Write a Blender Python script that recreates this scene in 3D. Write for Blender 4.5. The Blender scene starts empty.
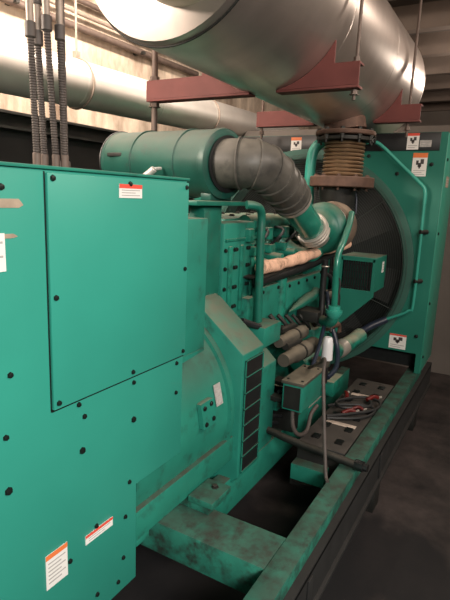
import bpy, bmesh, math, random
from mathutils import Vector, Matrix
random.seed(4)
C = bpy.context.scene.collection
PI = math.pi

# ------------------------------------------------------------------ materials
MATS = {}
def nt(name):
    m = bpy.data.materials.new(name); m.use_nodes = True
    n = m.node_tree.nodes; l = m.node_tree.links
    return m, n, l, n['Principled BSDF']

def mat(name, col, rough=.5, metal=0., dust=0., dustcol=(.42,.35,.25), var=.12, scale=6., bump=0., dirt=None, dirt_amt=0., coat=0., hscale=None):
    """procedural paint/metal: base colour varied by noise, real settled dust on upward faces, grime blotches"""
    if name in MATS: return MATS[name]
    m, n, l, p = nt(name)
    tc = n.new('ShaderNodeTexCoord'); nz = n.new('ShaderNodeTexNoise')
    nz.inputs['Scale'].default_value = scale; nz.inputs['Detail'].default_value = 6
    geo = n.new('ShaderNodeNewGeometry')
    src = geo.outputs['Position']
    if hscale:
        mp = n.new('ShaderNodeMapping'); mp.inputs['Scale'].default_value = hscale
        l.new(src, mp.inputs['Vector']); src = mp.outputs['Vector']
    l.new(src, nz.inputs['Vector'])
    r = n.new('ShaderNodeValToRGB')
    r.color_ramp.elements[0].position = .3; r.color_ramp.elements[1].position = .7
    r.color_ramp.elements[0].color = (*[c*(1-var) for c in col],1)
    r.color_ramp.elements[1].color = (*[min(1,c*(1+var)) for c in col],1)
    l.new(nz.outputs['Fac'], r.inputs['Fac'])
    cur = r.outputs['Color']
    if dirt_amt > 0:
        n2 = n.new('ShaderNodeTexNoise'); n2.inputs['Scale'].default_value = scale*1.7; n2.inputs['Detail'].default_value = 8
        n2.inputs['Roughness'].default_value = .65
        l.new(geo.outputs['Position'], n2.inputs['Vector'])
        r2 = n.new('ShaderNodeValToRGB'); r2.color_ramp.elements[0].position = .62-.3*dirt_amt; r2.color_ramp.elements[1].position = .8-.2*dirt_amt
        l.new(n2.outputs['Fac'], r2.inputs['Fac'])
        mx = n.new('ShaderNodeMixRGB'); mx.inputs['Color2'].default_value = (*(dirt or (.05,.04,.035)),1)
        l.new(r2.outputs['Color'], mx.inputs['Fac']); l.new(cur, mx.inputs['Color1']); cur = mx.outputs['Color']
    rsock = None
    if dust > 0:
        sp = n.new('ShaderNodeSeparateXYZ'); l.new(geo.outputs['Normal'], sp.inputs['Vector'])
        mr = n.new('ShaderNodeMapRange'); mr.inputs['From Min'].default_value = .25; mr.inputs['From Max'].default_value = .8
        mr.inputs['To Max'].default_value = dust
        l.new(sp.outputs['Z'], mr.inputs['Value'])
        n3 = n.new('ShaderNodeTexNoise'); n3.inputs['Scale'].default_value = 14; n3.inputs['Detail'].default_value = 5
        l.new(geo.outputs['Position'], n3.inputs['Vector'])
        mr3 = n.new('ShaderNodeMapRange'); mr3.inputs['From Min'].default_value = .3; mr3.inputs['From Max'].default_value = .6
        mr3.inputs['To Min'].default_value = .55
        l.new(n3.outputs['Fac'], mr3.inputs['Value'])
        mu = n.new('ShaderNodeMath'); mu.operation = 'MULTIPLY'
        l.new(mr.outputs['Result'], mu.inputs[0]); l.new(mr3.outputs['Result'], mu.inputs[1])
        mx = n.new('ShaderNodeMixRGB'); mx.inputs['Color2'].default_value = (*dustcol,1)
        l.new(mu.outputs[0], mx.inputs['Fac']); l.new(cur, mx.inputs['Color1']); cur = mx.outputs['Color']
        ra = n.new('ShaderNodeMapRange'); ra.inputs['To Min'].default_value = rough; ra.inputs['To Max'].default_value = .9
        l.new(mu.outputs[0], ra.inputs['Value']); rsock = ra.outputs['Result']
    l.new(cur, p.inputs['Base Color'])
    p.inputs['Roughness'].default_value = rough
    if rsock: l.new(rsock, p.inputs['Roughness'])
    p.inputs['Metallic'].default_value = metal
    p.inputs['Coat Weight'].default_value = coat
    if bump > 0:
        b = n.new('ShaderNodeBump'); b.inputs['Strength'].default_value = bump; b.inputs['Distance'].default_value = .01
        l.new(nz.outputs['Fac'], b.inputs['Height']); l.new(b.outputs['Normal'], p.inputs['Normal'])
    MATS[name] = m; return m

GREEN = (.032,.300,.230)
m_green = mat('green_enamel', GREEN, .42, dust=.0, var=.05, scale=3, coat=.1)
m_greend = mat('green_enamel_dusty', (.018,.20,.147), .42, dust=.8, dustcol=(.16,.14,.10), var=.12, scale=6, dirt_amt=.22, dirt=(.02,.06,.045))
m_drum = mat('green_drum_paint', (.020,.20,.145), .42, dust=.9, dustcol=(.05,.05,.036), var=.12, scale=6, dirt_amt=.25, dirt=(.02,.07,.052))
m_engine = mat('green_engine_paint', (.014,.20,.142), .38, dust=.7, var=.2, scale=9, dirt_amt=.45, dirt=(.012,.03,.024), bump=.15)
m_rad = mat('green_radiator_paint', (.013,.165,.118), .5, dust=.3, var=.08, scale=3)
m_ringp = mat('dull_grey_green_ring', (.032,.115,.088), .6, var=.12, scale=5)
m_radside = mat('green_side_panel', (.035,.28,.20), .4, var=.06, scale=3)
m_filter = mat('green_filter_paint', (.010,.075,.056), .42, dust=.85, dustcol=(.10,.11,.09), var=.2, scale=7, dirt_amt=.2, dirt=(.03,.05,.045))
m_skid = mat('green_skid_paint', (.02,.17,.12), .6, dust=.6, dustcol=(.048,.046,.036), var=.35, scale=9, dirt_amt=.6, dirt=(.018,.019,.015))
m_skidlow = mat('shaded_skid_web', (.014,.014,.014), .8, dust=.5, dustcol=(.035,.03,.028), var=.3, scale=10)  # near-black base carries the shade of the rail web, dust on top
m_blade = mat('dusty_black_blade', (.008,.009,.009), .85, var=.2)
m_black = mat('black_paint', (.012,.012,.013), .4, var=.2)
m_dark = mat('dark_grimy_metal', (.02,.02,.018), .6, metal=.3, dust=.4, dustcol=(.12,.1,.08), var=.3, scale=15)
m_rubber = mat('black_rubber', (.012,.013,.015), .5, var=.2, scale=20, dust=.25, dustcol=(.1,.09,.08))
m_blue = mat('dark_blue_hose', (.018,.025,.045), .4, var=.2, scale=20)
m_hosegrey = mat('grey_rubber_elbow', (.075,.07,.062), .45, dust=.6, dustcol=(.21,.19,.16), var=.35, scale=9, dirt_amt=.3, dirt=(.03,.03,.03), bump=.2)
m_steel = mat('clamp_steel', (.55,.5,.45), .4, metal=.6, var=.15, scale=20)
m_clad = mat('aluminium_cladding', (.62,.55,.51), .36, metal=.92, var=.10, scale=2.2, hscale=(3,1.2,1.2), bump=.04)
m_pipe = mat('silver_pipe_wrap', (.68,.64,.60), .42, metal=.5, var=.1, scale=3, bump=.1)
m_red = mat('red_oxide_primer', (.14,.036,.032), .7, var=.15, scale=8, dust=.3, dustcol=(.3,.2,.18))
m_rod = mat('threaded_rod_zinc', (.13,.095,.08), .6, metal=.3, var=.2, scale=20)
m_rust = mat('rusty_flange', (.11,.062,.045), .7, metal=.3, dust=.5, dustcol=(.28,.2,.16), var=.3, scale=20, bump=.2)
m_comp = mat('compressor_green', (.010,.13,.092), .4, dust=.6, dustcol=(.16,.17,.12), var=.2, scale=10, dirt_amt=.25, dirt=(.03,.08,.06))
m_shiny = mat('glossy_green_pipe', (.018,.19,.135), .22, dust=.3, dustcol=(.2,.2,.16), var=.15, scale=12, coat=.4)
m_turb = mat('dusty_brown_casting', (.13,.095,.07), .7, dust=.7, dustcol=(.34,.26,.19), var=.3, scale=14, bump=.2)
m_bellows = mat('bellows_bronze', (.24,.155,.09), .45, metal=.6, var=.2, scale=12)
m_wrap = mat('exhaust_wrap_cloth', (.78,.48,.34), .85, var=.22, scale=16, bump=.5, dirt_amt=.3, dirt=(.2,.12,.08))
m_starter = mat('starter_grey', (.09,.08,.065), .6, metal=.2, dust=.75, dustcol=(.25,.21,.155), var=.25, scale=12)
m_conduit = mat('grey_conduit', (.085,.068,.062), .6, metal=.1, var=.2, scale=20)
m_conduit2 = mat('galvanised_conduit', (.30,.24,.20), .5, metal=.3, var=.15, scale=20)
m_white = mat('sticker_white', (.82,.79,.76), .5, var=.04)
m_silver = mat('silver_label', (.55,.52,.5), .4, metal=.3, var=.2, scale=60)
m_sred = mat('sticker_red', (.75,.09,.06), .5, var=.05)
m_sorange = mat('sticker_orange', (.8,.2,.06), .5, var=.05)
m_ink = mat('sticker_ink', (.06,.05,.05), .6, var=.1)
m_inkg = mat('sticker_grey_print', (.42,.40,.39), .6, var=.1)
m_tan = mat('tan_tape', (.36,.28,.21), .7, var=.2, scale=30)
m_filterw = mat('white_can', (.75,.74,.76), .3, var=.05)
m_batt = mat('battery_black_case', (.018,.017,.016), .7, dust=.8, dustcol=(.070,.058,.050), var=.2, scale=12)
m_cap = mat('battery_cap_black', (.006,.006,.006), .4, var=.1)
m_brass = mat('battery_terminal_lead', (.35,.3,.25), .45, metal=.7, var=.2)
m_redins = mat('red_insulation', (.12,.008,.007), .4, var=.1)
m_copper = mat('shiny_strip', (.85,.68,.58), .35, metal=.3, var=.2, scale=25)
m_duct = mat('grey_partition_paint', (.15,.13,.115), .8, var=.12, scale=2.5, bump=.05)
m_core = mat('radiator_core_black', (.010,.011,.011), .6, var=.3, scale=40)
m_wire = mat('guard_wire', (.04,.05,.046), .6, metal=.2, var=.1)
m_screw = mat('black_oxide_screw', (.015,.02,.018), .4, metal=.4, var=.2)
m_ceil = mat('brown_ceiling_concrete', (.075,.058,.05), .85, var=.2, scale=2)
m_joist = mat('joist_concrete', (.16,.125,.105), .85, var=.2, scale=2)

def concrete(name, c1, c2, sc, rough=.9, stain=None, bump=.3, streak=False):
    m, n, l, p = nt(name)
    geo = n.new('ShaderNodeNewGeometry'); mp = n.new('ShaderNodeMapping')
    if streak: mp.inputs['Scale'].default_value = (1,1,.35) if streak == 'v' else (.25,1,1.6)
    l.new(geo.outputs['Position'], mp.inputs['Vector'])
    a = n.new('ShaderNodeTexNoise'); a.inputs['Scale'].default_value = sc; a.inputs['Detail'].default_value = 9; a.inputs['Roughness'].default_value = .62
    l.new(mp.outputs['Vector'], a.inputs['Vector'])
    r = n.new('ShaderNodeValToRGB'); r.color_ramp.elements[0].position = .32; r.color_ramp.elements[1].position = .68
    r.color_ramp.elements[0].color = (*c1,1); r.color_ramp.elements[1].color = (*c2,1)
    l.new(a.outputs['Fac'], r.inputs['Fac']); cur = r.outputs['Color']
    if stain:
        for (sx, sy, rad, col) in stain:
            d = n.new('ShaderNodeVectorMath'); d.operation = 'DISTANCE'; d.inputs[1].default_value = (sx, sy, 0)
            l.new(geo.outputs['Position'], d.inputs[0])
            b = n.new('ShaderNodeTexNoise'); b.inputs['Scale'].default_value = 5; b.inputs['Detail'].default_value = 6
            l.new(geo.outputs['Position'], b.inputs['Vector'])
            ad = n.new('ShaderNodeMath'); ad.operation = 'MULTIPLY_ADD'; ad.inputs[1].default_value = .55; 
            l.new(b.outputs['Fac'], ad.inputs[0]); l.new(d.outputs['Value'], ad.inputs[2])
            mr = n.new('ShaderNodeMapRange'); mr.inputs['From Min'].default_value = rad+.22; mr.inputs['From Max'].default_value = rad+.34
            mr.inputs['To Min'].default_value = .85; mr.inputs['To Max'].default_value = 0
            l.new(ad.outputs[0], mr.inputs['Value'])
            mx = n.new('ShaderNodeMixRGB'); mx.inputs['Color2'].default_value = (*col,1)
            l.new(mr.outputs['Result'], mx.inputs['Fac']); l.new(cur, mx.inputs['Color1']); cur = mx.outputs['Color']
    l.new(cur, p.inputs['Base Color']); p.inputs['Roughness'].default_value = rough
    b = n.new('ShaderNodeBump'); b.inputs['Strength'].default_value = bump; b.inputs['Distance'].default_value = .01
    l.new(a.outputs['Fac'], b.inputs['Height']); l.new(b.outputs['Normal'], p.inputs['Normal'])
    return m
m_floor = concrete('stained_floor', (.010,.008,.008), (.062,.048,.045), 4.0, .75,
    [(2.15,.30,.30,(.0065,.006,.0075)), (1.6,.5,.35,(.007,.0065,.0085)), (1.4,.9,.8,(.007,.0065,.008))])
m_wallb = concrete('beige_wall_paint', (.20,.14,.10), (.74,.62,.50), 4.5, .8, streak='v')
m_walld = concrete('dark_lower_wall', (.028,.024,.024), (.05,.042,.040), 2.0, .8)  # lower wall in a darker tone than the beige band
m_wallg = concrete('grey_wall_paint', (.16,.14,.13), (.22,.2,.18), 1.5, .8)

# ------------------------------------------------------------------ mesh helpers
def nb(): return bmesh.new()

def box(bm, x0,x1,y0,y1,z0,z1, bev=0., rot=None, piv=None):
    t = bmesh.new()
    vs = [t.verts.new((x,y,z)) for x in (x0,x1) for y in (y0,y1) for z in (z0,z1)]
    for f in ((0,1,3,2),(4,6,7,5),(0,4,5,1),(2,3,7,6),(0,2,6,4),(1,5,7,3)): t.faces.new([vs[i] for i in f])
    bmesh.ops.recalc_face_normals(t, faces=t.faces)
    if bev > 0: bmesh.ops.bevel(t, geom=list(t.edges), offset=bev, segments=2, affect='EDGES', profile=.5)
    if rot is not None:
        pv = Vector(piv) if piv else Vector(((x0+x1)/2,(y0+y1)/2,(z0+z1)/2))
        bmesh.ops.transform(t, matrix=Matrix.Translation(pv) @ rot.to_4x4() @ Matrix.Translation(-pv), verts=t.verts)
    join(bm, t); return bm

def join(bm, t):
    me = bpy.data.meshes.new('tmp'); t.to_mesh(me); t.free(); bm.from_mesh(me); bpy.data.meshes.remove(me)

def prism(bm, poly, axis, a0, a1, bev=0.):
    """poly: 2D points; axis 'x': (y,z), 'y': (x,z), 'z': (x,y)"""
    t = bmesh.new()
    def P(p, a):
        return (a,p[0],p[1]) if axis == 'x' else ((p[0],a,p[1]) if axis == 'y' else (p[0],p[1],a))
    A = [t.verts.new(P(p,a0)) for p in poly]; B = [t.verts.new(P(p,a1)) for p in poly]
    t.faces.new(A); t.faces.new(B[::-1]); n = len(poly)
    for i in range(n): t.faces.new((A[i],B[i],B[(i+1)%n],A[(i+1)%n]))
    bmesh.ops.recalc_face_normals(t, faces=t.faces)
    if bev > 0: bmesh.ops.bevel(t, geom=list(t.edges), offset=bev, segments=2, affect='EDGES', profile=.5)
    join(bm, t); return bm

def smooth_path(pts, sub=6):
    pts = [Vector(p) for p in pts]
    if len(pts) < 3 or sub < 2: return pts
    out = []
    for i in range(len(pts)-1):
        p0 = pts[max(i-1,0)]; p1 = pts[i]; p2 = pts[i+1]; p3 = pts[min(i+2,len(pts)-1)]
        for k in range(sub):
            t = k/sub
            out.append(.5*((2*p1)+(-p0+p2)*t+(2*p0-5*p1+4*p2-p3)*t*t+(-p0+3*p1-3*p2+p3)*t**3))
    out.append(pts[-1]); return out

def tube(bm, pts, r, seg=12, sub=6, rad=None):
    """swept tube; r const or list of (fraction, radius) function via rad(t)"""
    path = smooth_path(pts, sub); n = len(path); t = bmesh.new(); rings = []
    L = [0.]
    for i in range(1,n): L.append(L[-1]+(path[i]-path[i-1]).length)
    up = None
    for i,p in enumerate(path):
        d = (path[min(i+1,n-1)]-path[max(i-1,0)]).normalized()
        if up is None:
            up = Vector((0,0,1)) if abs(d.z) < .9 else Vector((1,0,0))
        u = (up-d*up.dot(d)).normalized(); up = u; w = d.cross(u)
        rr = rad(L[i]/L[-1]) if rad else r
        rings.append([t.verts.new(p+(u*math.cos(2*PI*k/seg)+w*math.sin(2*PI*k/seg))*rr) for k in range(seg)])
    for i in range(n-1):
        for k in range(seg):
            t.faces.new((rings[i][k],rings[i][(k+1)%seg],rings[i+1][(k+1)%seg],rings[i+1][k]))
    t.faces.new(rings[0][::-1]); t.faces.new(rings[-1])
    bmesh.ops.recalc_face_normals(t, faces=t.faces)
    join(bm, t); return bm

def lathe(bm, prof, org, axis, seg=32):
    """prof: list of (distance along axis, radius)"""
    t = bmesh.new(); o = Vector(org); d = Vector(axis).normalized()
    up = Vector((0,0,1)) if abs(d.z) < .9 else Vector((1,0,0))
    u = (up-d*up.dot(d)).normalized(); w = d.cross(u); rings = []
    for (a, r) in prof:
        if r <= 1e-6: rings.append([t.verts.new(o+d*a)])
        else: rings.append([t.verts.new(o+d*a+(u*math.cos(2*PI*k/seg)+w*math.sin(2*PI*k/seg))*r) for k in range(seg)])
    for i in range(len(rings)-1):
        A, B = rings[i], rings[i+1]
        if len(A) == 1 and len(B) == 1: continue
        for k in range(seg):
            k2 = (k+1)%seg
            if len(A) == 1: t.faces.new((A[0],B[k2],B[k]))
            elif len(B) == 1: t.faces.new((A[k],A[k2],B[0]))
            else: t.faces.new((A[k],A[k2],B[k2],B[k]))
    if len(rings[0]) > 1: t.faces.new(rings[0][::-1])
    if len(rings[-1]) > 1: t.faces.new(rings[-1])
    bmesh.ops.recalc_face_normals(t, faces=t.faces)
    join(bm, t); return bm

def cyl(bm, a, b, r, seg=16):
    a = Vector(a); b = Vector(b); L = (b-a).length; c = min(r*.12, L*.2)
    return lathe(bm, [(0,r-c),(c,r),(L-c,r),(L,r-c)], a, b-a, seg)

def hexbolt(bm, p, nrm, r=.012, h=.01):
    return lathe(bm, [(0,r*1.25),(h*.25,r*1.25),(h*.25,r),(h*.9,r),(h,r*.8)], p, nrm, 6)

def ring(bm, c, axis, R, r, seg=48, s2=8):
    """torus"""
    t = bmesh.new(); o = Vector(c); d = Vector(axis).normalized()
    up = Vector((0,0,1)) if abs(d.z) < .9 else Vector((1,0,0))
    u = (up-d*up.dot(d)).normalized(); w = d.cross(u); R_ = []
    for i in range(seg):
        a = 2*PI*i/seg; e = u*math.cos(a)+w*math.sin(a)
        R_.append([t.verts.new(o+e*(R+r*math.cos(2*PI*k/s2))+d*r*math.sin(2*PI*k/s2)) for k in range(s2)])
    for i in range(seg):
        for k in range(s2):
            t.faces.new((R_[i][k],R_[(i+1)%seg][k],R_[(i+1)%seg][(k+1)%s2],R_[i][(k+1)%s2]))
    bmesh.ops.recalc_face_normals(t, faces=t.faces)
    join(bm, t); return bm

def wpos(o):
    v = Vector((0,0,0))
    while o is not None: v += o.location; o = o.parent
    return v

def obj(name, bm, m, parent=None, label=None, base=None):
    me = bpy.data.meshes.new(name)
    off = wpos(parent) if parent else Vector(base or (0,0,0))
    bmesh.ops.translate(bm, vec=-off, verts=bm.verts)
    bm.to_mesh(me); bm.free(); me.materials.append(m)
    me.shade_smooth(); me.set_sharp_from_angle(angle=math.radians(38))
    o = bpy.data.objects.new(name, me); C.objects.link(o)
    if parent: o.parent = parent
    else: o.location = off
    if label: o['label'] = label
    return o

def tag(o, label, cat, group=None):
    o['label'] = label; o['category'] = cat
    if group: o['group'] = group
    return o
def thing(name, label, cat, loc, group=None):
    o = bpy.data.objects.new(name, None); C.objects.link(o); o.location = loc; o.empty_display_size = .1
    return tag(o, label, cat, group)
def struct(name, bm, m, parent=None):
    o = obj(name, bm, m, parent)
    if not parent: o['kind'] = 'structure'
    return o
def clone(o, loc, label=None, group=None):
    c = o.copy(); C.objects.link(c); c.location = loc
    if label: c['label'] = label
    if group: c['group'] = group
    for ch in o.children:
        d = ch.copy(); C.objects.link(d); d.parent = c
        for g in ch.children:
            e = g.copy(); C.objects.link(e); e.parent = d
    return c

# sticker on a plane: origin corner, u (width) and v (height) directions, thin slab facing n
def slab(bm, o, u, v, n, w0,w1,h0,h1,t0,t1):
    o, u, v, n = map(Vector, (o,u,v,n)); t = bmesh.new()
    vs = [t.verts.new(o+u*a+v*b+n*c) for a in (w0,w1) for b in (h0,h1) for c in (t0,t1)]
    for f in ((0,1,3,2),(4,6,7,5),(0,4,5,1),(2,3,7,6),(0,2,6,4),(1,5,7,3)): t.faces.new([vs[i] for i in f])
    bmesh.ops.recalc_face_normals(t, faces=t.faces); join(bm, t)
def sticker(parent, o, u, v, n, w, h, head=None, hh=.3, lines=4, label=None, pict=False, base=m_white, name='warning_label'):
    b = nb(); slab(b,o,u,v,n,0,w,0,h,0,.0016); s = obj(name, b, base, parent, label)
    if head:
        b = nb(); slab(b,o,u,v,n,0,w,h*(1-hh),h,.0016,.0022); obj('label_header', b, head, s)
    top = h*(1-(hh if head else .08)); b = nb()
    if pict:
        a = top*.55
        for (x0,x1,y0,y1) in ((.25,.42,.62,.85),(.38,.62,.50,.72),(.55,.78,.66,.92),(.45,.55,.42,.6)):
            slab(b,o,u,v,n,w*x0,w*x1,top*y0,top*y1,.0016,.0024)
        obj('pictogram', b, m_ink, s); b = nb(); top = top*.38
    for i in range(lines):
        y = top*(.9-.8*(i+.5)/lines)
        slab(b,o,u,v,n,w*.1,w*(.9 if i%2 == 0 else .7),y,y+top*.25/lines,.0016,.0021)
    obj('label_print', b, m_inkg, s)
    return s

# ------------------------------------------------------------------ setting
b = nb(); box(b,-2,10.5,-2.2,3.4,-.1,0); struct('floor', b, m_floor)
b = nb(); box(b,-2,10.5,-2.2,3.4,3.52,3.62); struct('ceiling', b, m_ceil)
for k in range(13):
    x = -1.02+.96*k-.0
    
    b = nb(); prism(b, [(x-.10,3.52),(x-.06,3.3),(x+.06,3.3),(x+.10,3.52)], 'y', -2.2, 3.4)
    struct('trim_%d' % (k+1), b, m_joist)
b = nb(); box(b,-2,10.5,3.4,3.5,2.16,3.52); struct('wall_left_upper', b, m_wallb)
b = nb(); box(b,-2,10.5,3.4,3.5,0,2.16); struct('wall_left', b, m_walld)
b = nb(); box(b,-2,10.5,-2.3,-2.2,0,3.52); struct('wall_right', b, m_wallg)
b = nb(); box(b,-2.1,-2,-2.2,3.4,0,3.52); struct('wall_back', b, m_wallg)
b = nb(); box(b,10.5,10.6,-2.2,3.4,0,3.52); struct('wall_end', b, m_duct)
b = nb(); box(b,5.08,5.24,-2.2,3.4,0,2.30); struct('wall_partition', b, m_duct)

# dark steel girder and conduits running along the lit wall
b = nb(); box(b,-1.95,5.05,3.30,3.39,2.02,2.12,.004); box(b,-1.95,5.05,3.24,3.39,2.115,2.13); box(b,-1.95,5.05,3.24,3.39,2.01,2.025)
tag(obj('steel_girder', b, m_dark, base=(1.5,3.32,2.0)), 'long dark steel girder running along the wall below the bright beige band', 'girder')
for (z, r, mm, lab) in ((2.86,.030,m_rod,'thick brown pipe along the upper beige wall, lowest of the three wall pipes'),
                        (2.97,.016,m_conduit2,'thin conduit along the upper beige wall, middle of the three wall pipes'),
                        (3.07,.022,m_rod,'brown pipe along the upper beige wall, highest of the three wall pipes')):
    b = nb(); cyl(b,(-1.9,3.33,z),(5.0,3.33,z+.05),r,14)
    root = thing('wall_pipe', lab, 'pipe', (1.5,3.33,z), 'pipes on the beige wall')
    obj('pipe', b, mm, root)
    for x in (1.2,2.6,4.0):
        b = nb(); box(b,x,x+.03,3.30-r,3.398,z-.012+.03,z+.012+.03); obj('pipe_bracket', b, m_dark, root)

# big silver wrapped pipe along the wall
root = thing('insulated_pipe', 'long fat silver wrapped pipe running along the beige wall behind the exhaust silencer', 'pipe', (2.5,2.85,2.2))
a = Vector((-1.9,2.85,2.235)); e = Vector((6.6,2.85,2.42)); d = (e-a).normalized()
b = nb(); lathe(b, [(0,.160),(8.5,.160)], a, d, 40); obj('cladding', b, m_pipe, root)
for i in range(9):
    b = nb(); lathe(b, [(0,.1602),(.003,.1618),(.02,.1618),(.023,.1602)], a+d*(.3+.86*i), d, 40); obj('cladding_band', b, m_pipe, root)
for x in (2.75, 4.45):
    b = nb(); z = 2.235+.15*(x+1.9)/6.9
    ring(b,(x,2.85,z),(1,0,0),.168,.007); cyl(b,(x,2.85,z+.165),(x,2.85,3.52),.008,8); box(b,x-.02,x+.02,2.83,2.87,z+.165,z+.215,.004)
    obj('pipe_hanger', b, m_conduit2, root)

# ------------------------------------------------------------------ silencer
SX0, SX1, SY, SZ, SR = 1.57, 4.02, 1.165, 2.515, .402
SAX = Vector((1,-.016,-.024))
def sc_at(x): return (SY-.016*(x-SX0), SZ-.024*(x-SX0))
root = thing('exhaust_silencer', 'huge silver metal exhaust silencer drum hanging overhead on two red beams', 'silencer', (2.7,SY,SZ-SR))
b = nb()
prof = [(0,SR-.003)]+[(x,SR) for x in (.01,SX1-SX0)]
for k in range(1,9):
    a = k/8*PI/2; prof.append((SX1-SX0+.30*math.sin(a), SR*math.cos(a)*.999 if k < 8 else 0))
lathe(b, prof, (SX0,SY,SZ), SAX, 72); obj('drum', b, m_clad, root)
for x in (SX0+.82, SX0+1.62, SX1-.02):
    b = nb(); lathe(b, [(0,SR-.001),(.003,SR+.0012),(.010,SR+.0012),(.013,SR-.001)], (x,*sc_at(x)), SAX, 72); obj('weld_seam', b, m_clad, root)
b = nb(); prof = [(0,SR-.002),(.03,SR-.01)]
for k in range(1,9):
    a = k/8*PI/2; prof.append((.03+.09*k/8, (SR-.012)*(1-k/8)+.03*math.sin(k/8*PI)+.0 if k < 8 else 0))
lathe(b, prof, (SX0,SY,SZ), -SAX, 72); obj('end_cap', b, m_clad, root)
b = nb(); ring(b,(SX0,SY,SZ),SAX,SR+.002,.004,96,8); obj('rim', b, m_dark, root, 'dark rolled rim of the near end cap')
b = nb(); tube(b, [(SX0-.04,SY-.10,SZ-.10),(SX0-.16,SY-.10,SZ-.10),(SX0-.30,SY-.10,SZ-.02),(SX0-.38,SY-.10,SZ+.22),(SX0-.38,SY-.10,3.5)], .20, 32, 6)
obj('outlet_pipe', b, m_clad, root)
b = nb(); tube(b, [(3.31,1.045,2.034),(3.31,1.08,2.2)], .13, 28, 1); obj('inlet_neck', b, m_rust, root)

def beam(x, y0, y1, label, zl):
    r = thing('support_beam', label, 'beam', (x,(y0+y1)/2,2.1), 'red beams under the silencer')
    # channel: vertical webs and flanges either side of the drum, cut to its curve
    cy, cz = sc_at(x); cr = SR+.002
    def half(z): return math.sqrt(max(0,cr**2-(z-cz)**2))
    zu = zl+.095
    for s in (-1,1):
        ye = y0 if s < 0 else y1
        pts = [(ye,zl),(ye,zu)]
        for i in range(11):
            z = zu+(zl-zu)*i/10; pts.append((cy+s*max(half(z),.02), z))
        bb = nb(); prism(bb, pts, 'x', x, x+.010); obj('web', bb, m_red, r)
        h = half(zl)
        bb = nb(); box(bb,x,x+.07,*sorted((ye,cy+s*max(h,.0))),zl-.012,zl-.001,.001); obj('bottom_flange', bb, m_red, r)
        h2 = half(zu)
        bb = nb(); box(bb,x+.010,x+.07,*sorted((ye,cy+s*(h2+.004))),zu-.008,zu); obj('top_flange', bb, m_red, r)
        g = []
        zt = zu+.105
        yo = cy+s*half(zt-.015)
        for i in range(9):
            z = zu-.005+(zt-.01-zu)*i/8; g.append((cy+s*half(z), z))
        g.append((yo,zt-.01)); g.append((yo+s*.004,zt-.01)); g.append((yo+s*.004,zu-.005))
        bb = nb(); prism(bb, g, 'x', x+.001, x+.012); obj('saddle_gusset', bb, m_red, r)
    return r
beam(2.30,.69,1.86,'dark red steel beam under the near half of the big silver silencer',2.1)
beam(3.50,.635,1.79,'dark red steel beam under the far end of the silencer above the bellows',2.122)
def rod(x, y, z0, r, label):
    t = thing('hanger_rod', label, 'rod', (x,y,z0), 'rods hanging the silencer beams')
    b = nb(); cyl(b,(x,y,z0),(x,y,3.52),r,10); obj('rod', b, m_rod, t)
    for z in (2.198,2.062):
        b = nb(); lathe(b, [(.0,r*1.25+.012),(.004,r*1.25+.012),(.004,r*1.25+.005),(.022,r*1.25+.005)], (x,y,z), (0,0,1), 6); obj('nut', b, m_rod, t)
rod(2.335,.715,2.04,.0075,'thin hanging rod on the right-hand end of the nearer red beam')
rod(3.535,.712,2.02,.0085,'thin hanging rod on the right-hand end of the farther red beam')
rod(2.335,1.83,1.86,.017,'thick dark hanging rod at the left end of the nearer red beam')
rod(3.535,1.76,2.03,.009,'hanging rod on the left end of the farther red beam')

# bellows
BX, BY = 3.31, 1.045
root = thing('exhaust_bellows', 'ribbed bronze exhaust bellows between two rusty bolted flanges under the silencer', 'bellows', (BX,BY,1.69))
b = nb(); lathe(b, [(0,.10),(0,.185),(.006,.19),(.022,.19),(.028,.185),(.028,.10)], (BX,BY,2.005), (0,0,1), 40)
obj('top_flange', b, m_rust, root)
b = nb(); lathe(b, [(0,.12),(0,.172),(.02,.172),(.02,.12)], (BX,BY,1.975), (0,0,1), 40); obj('gasket_ring', b, m_dark, root)
b = nb(); prof = [(0,.105)]
for i in range(9):
    z = .012+i*.0238
    prof += [(z,.112),(z+.004,.128),(z+.012,.132),(z+.018,.128),(z+.022,.112)]
prof.append((.235,.105)); lathe(b, prof, (BX,BY,1.745), (0,0,1), 44); obj('ribbed_sleeve', b, m_bellows, root)
b = nb(); lathe(b, [(0,.12),(0,.202),(.005,.207),(.060,.207),(.065,.202),(.065,.12)], (BX,BY,1.685), (0,0,1), 40); obj('bottom_flange', b, m_rust, root)
for i in range(10):
    a = 2*PI*(i+.3)/10; x = BX+.170*math.cos(a); y = BY+.170*math.sin(a)
    b = nb(); cyl(b,(x,y,1.955),(x,y,2.045),.008,8); hexbolt(b,(x,y,2.033),(0,0,1),.014,.014); hexbolt(b,(x,y,2.004),(0,0,-1),.014,.03)
    obj('flange_bolt', b, m_dark, root)
    b = nb(); cyl(b,(x,y,1.665),(x,y,1.765),.007,8); hexbolt(b,(x,y,1.750),(0,0,1),.013,.013)
    obj('flange_bolt', b, m_rust, root)

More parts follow.
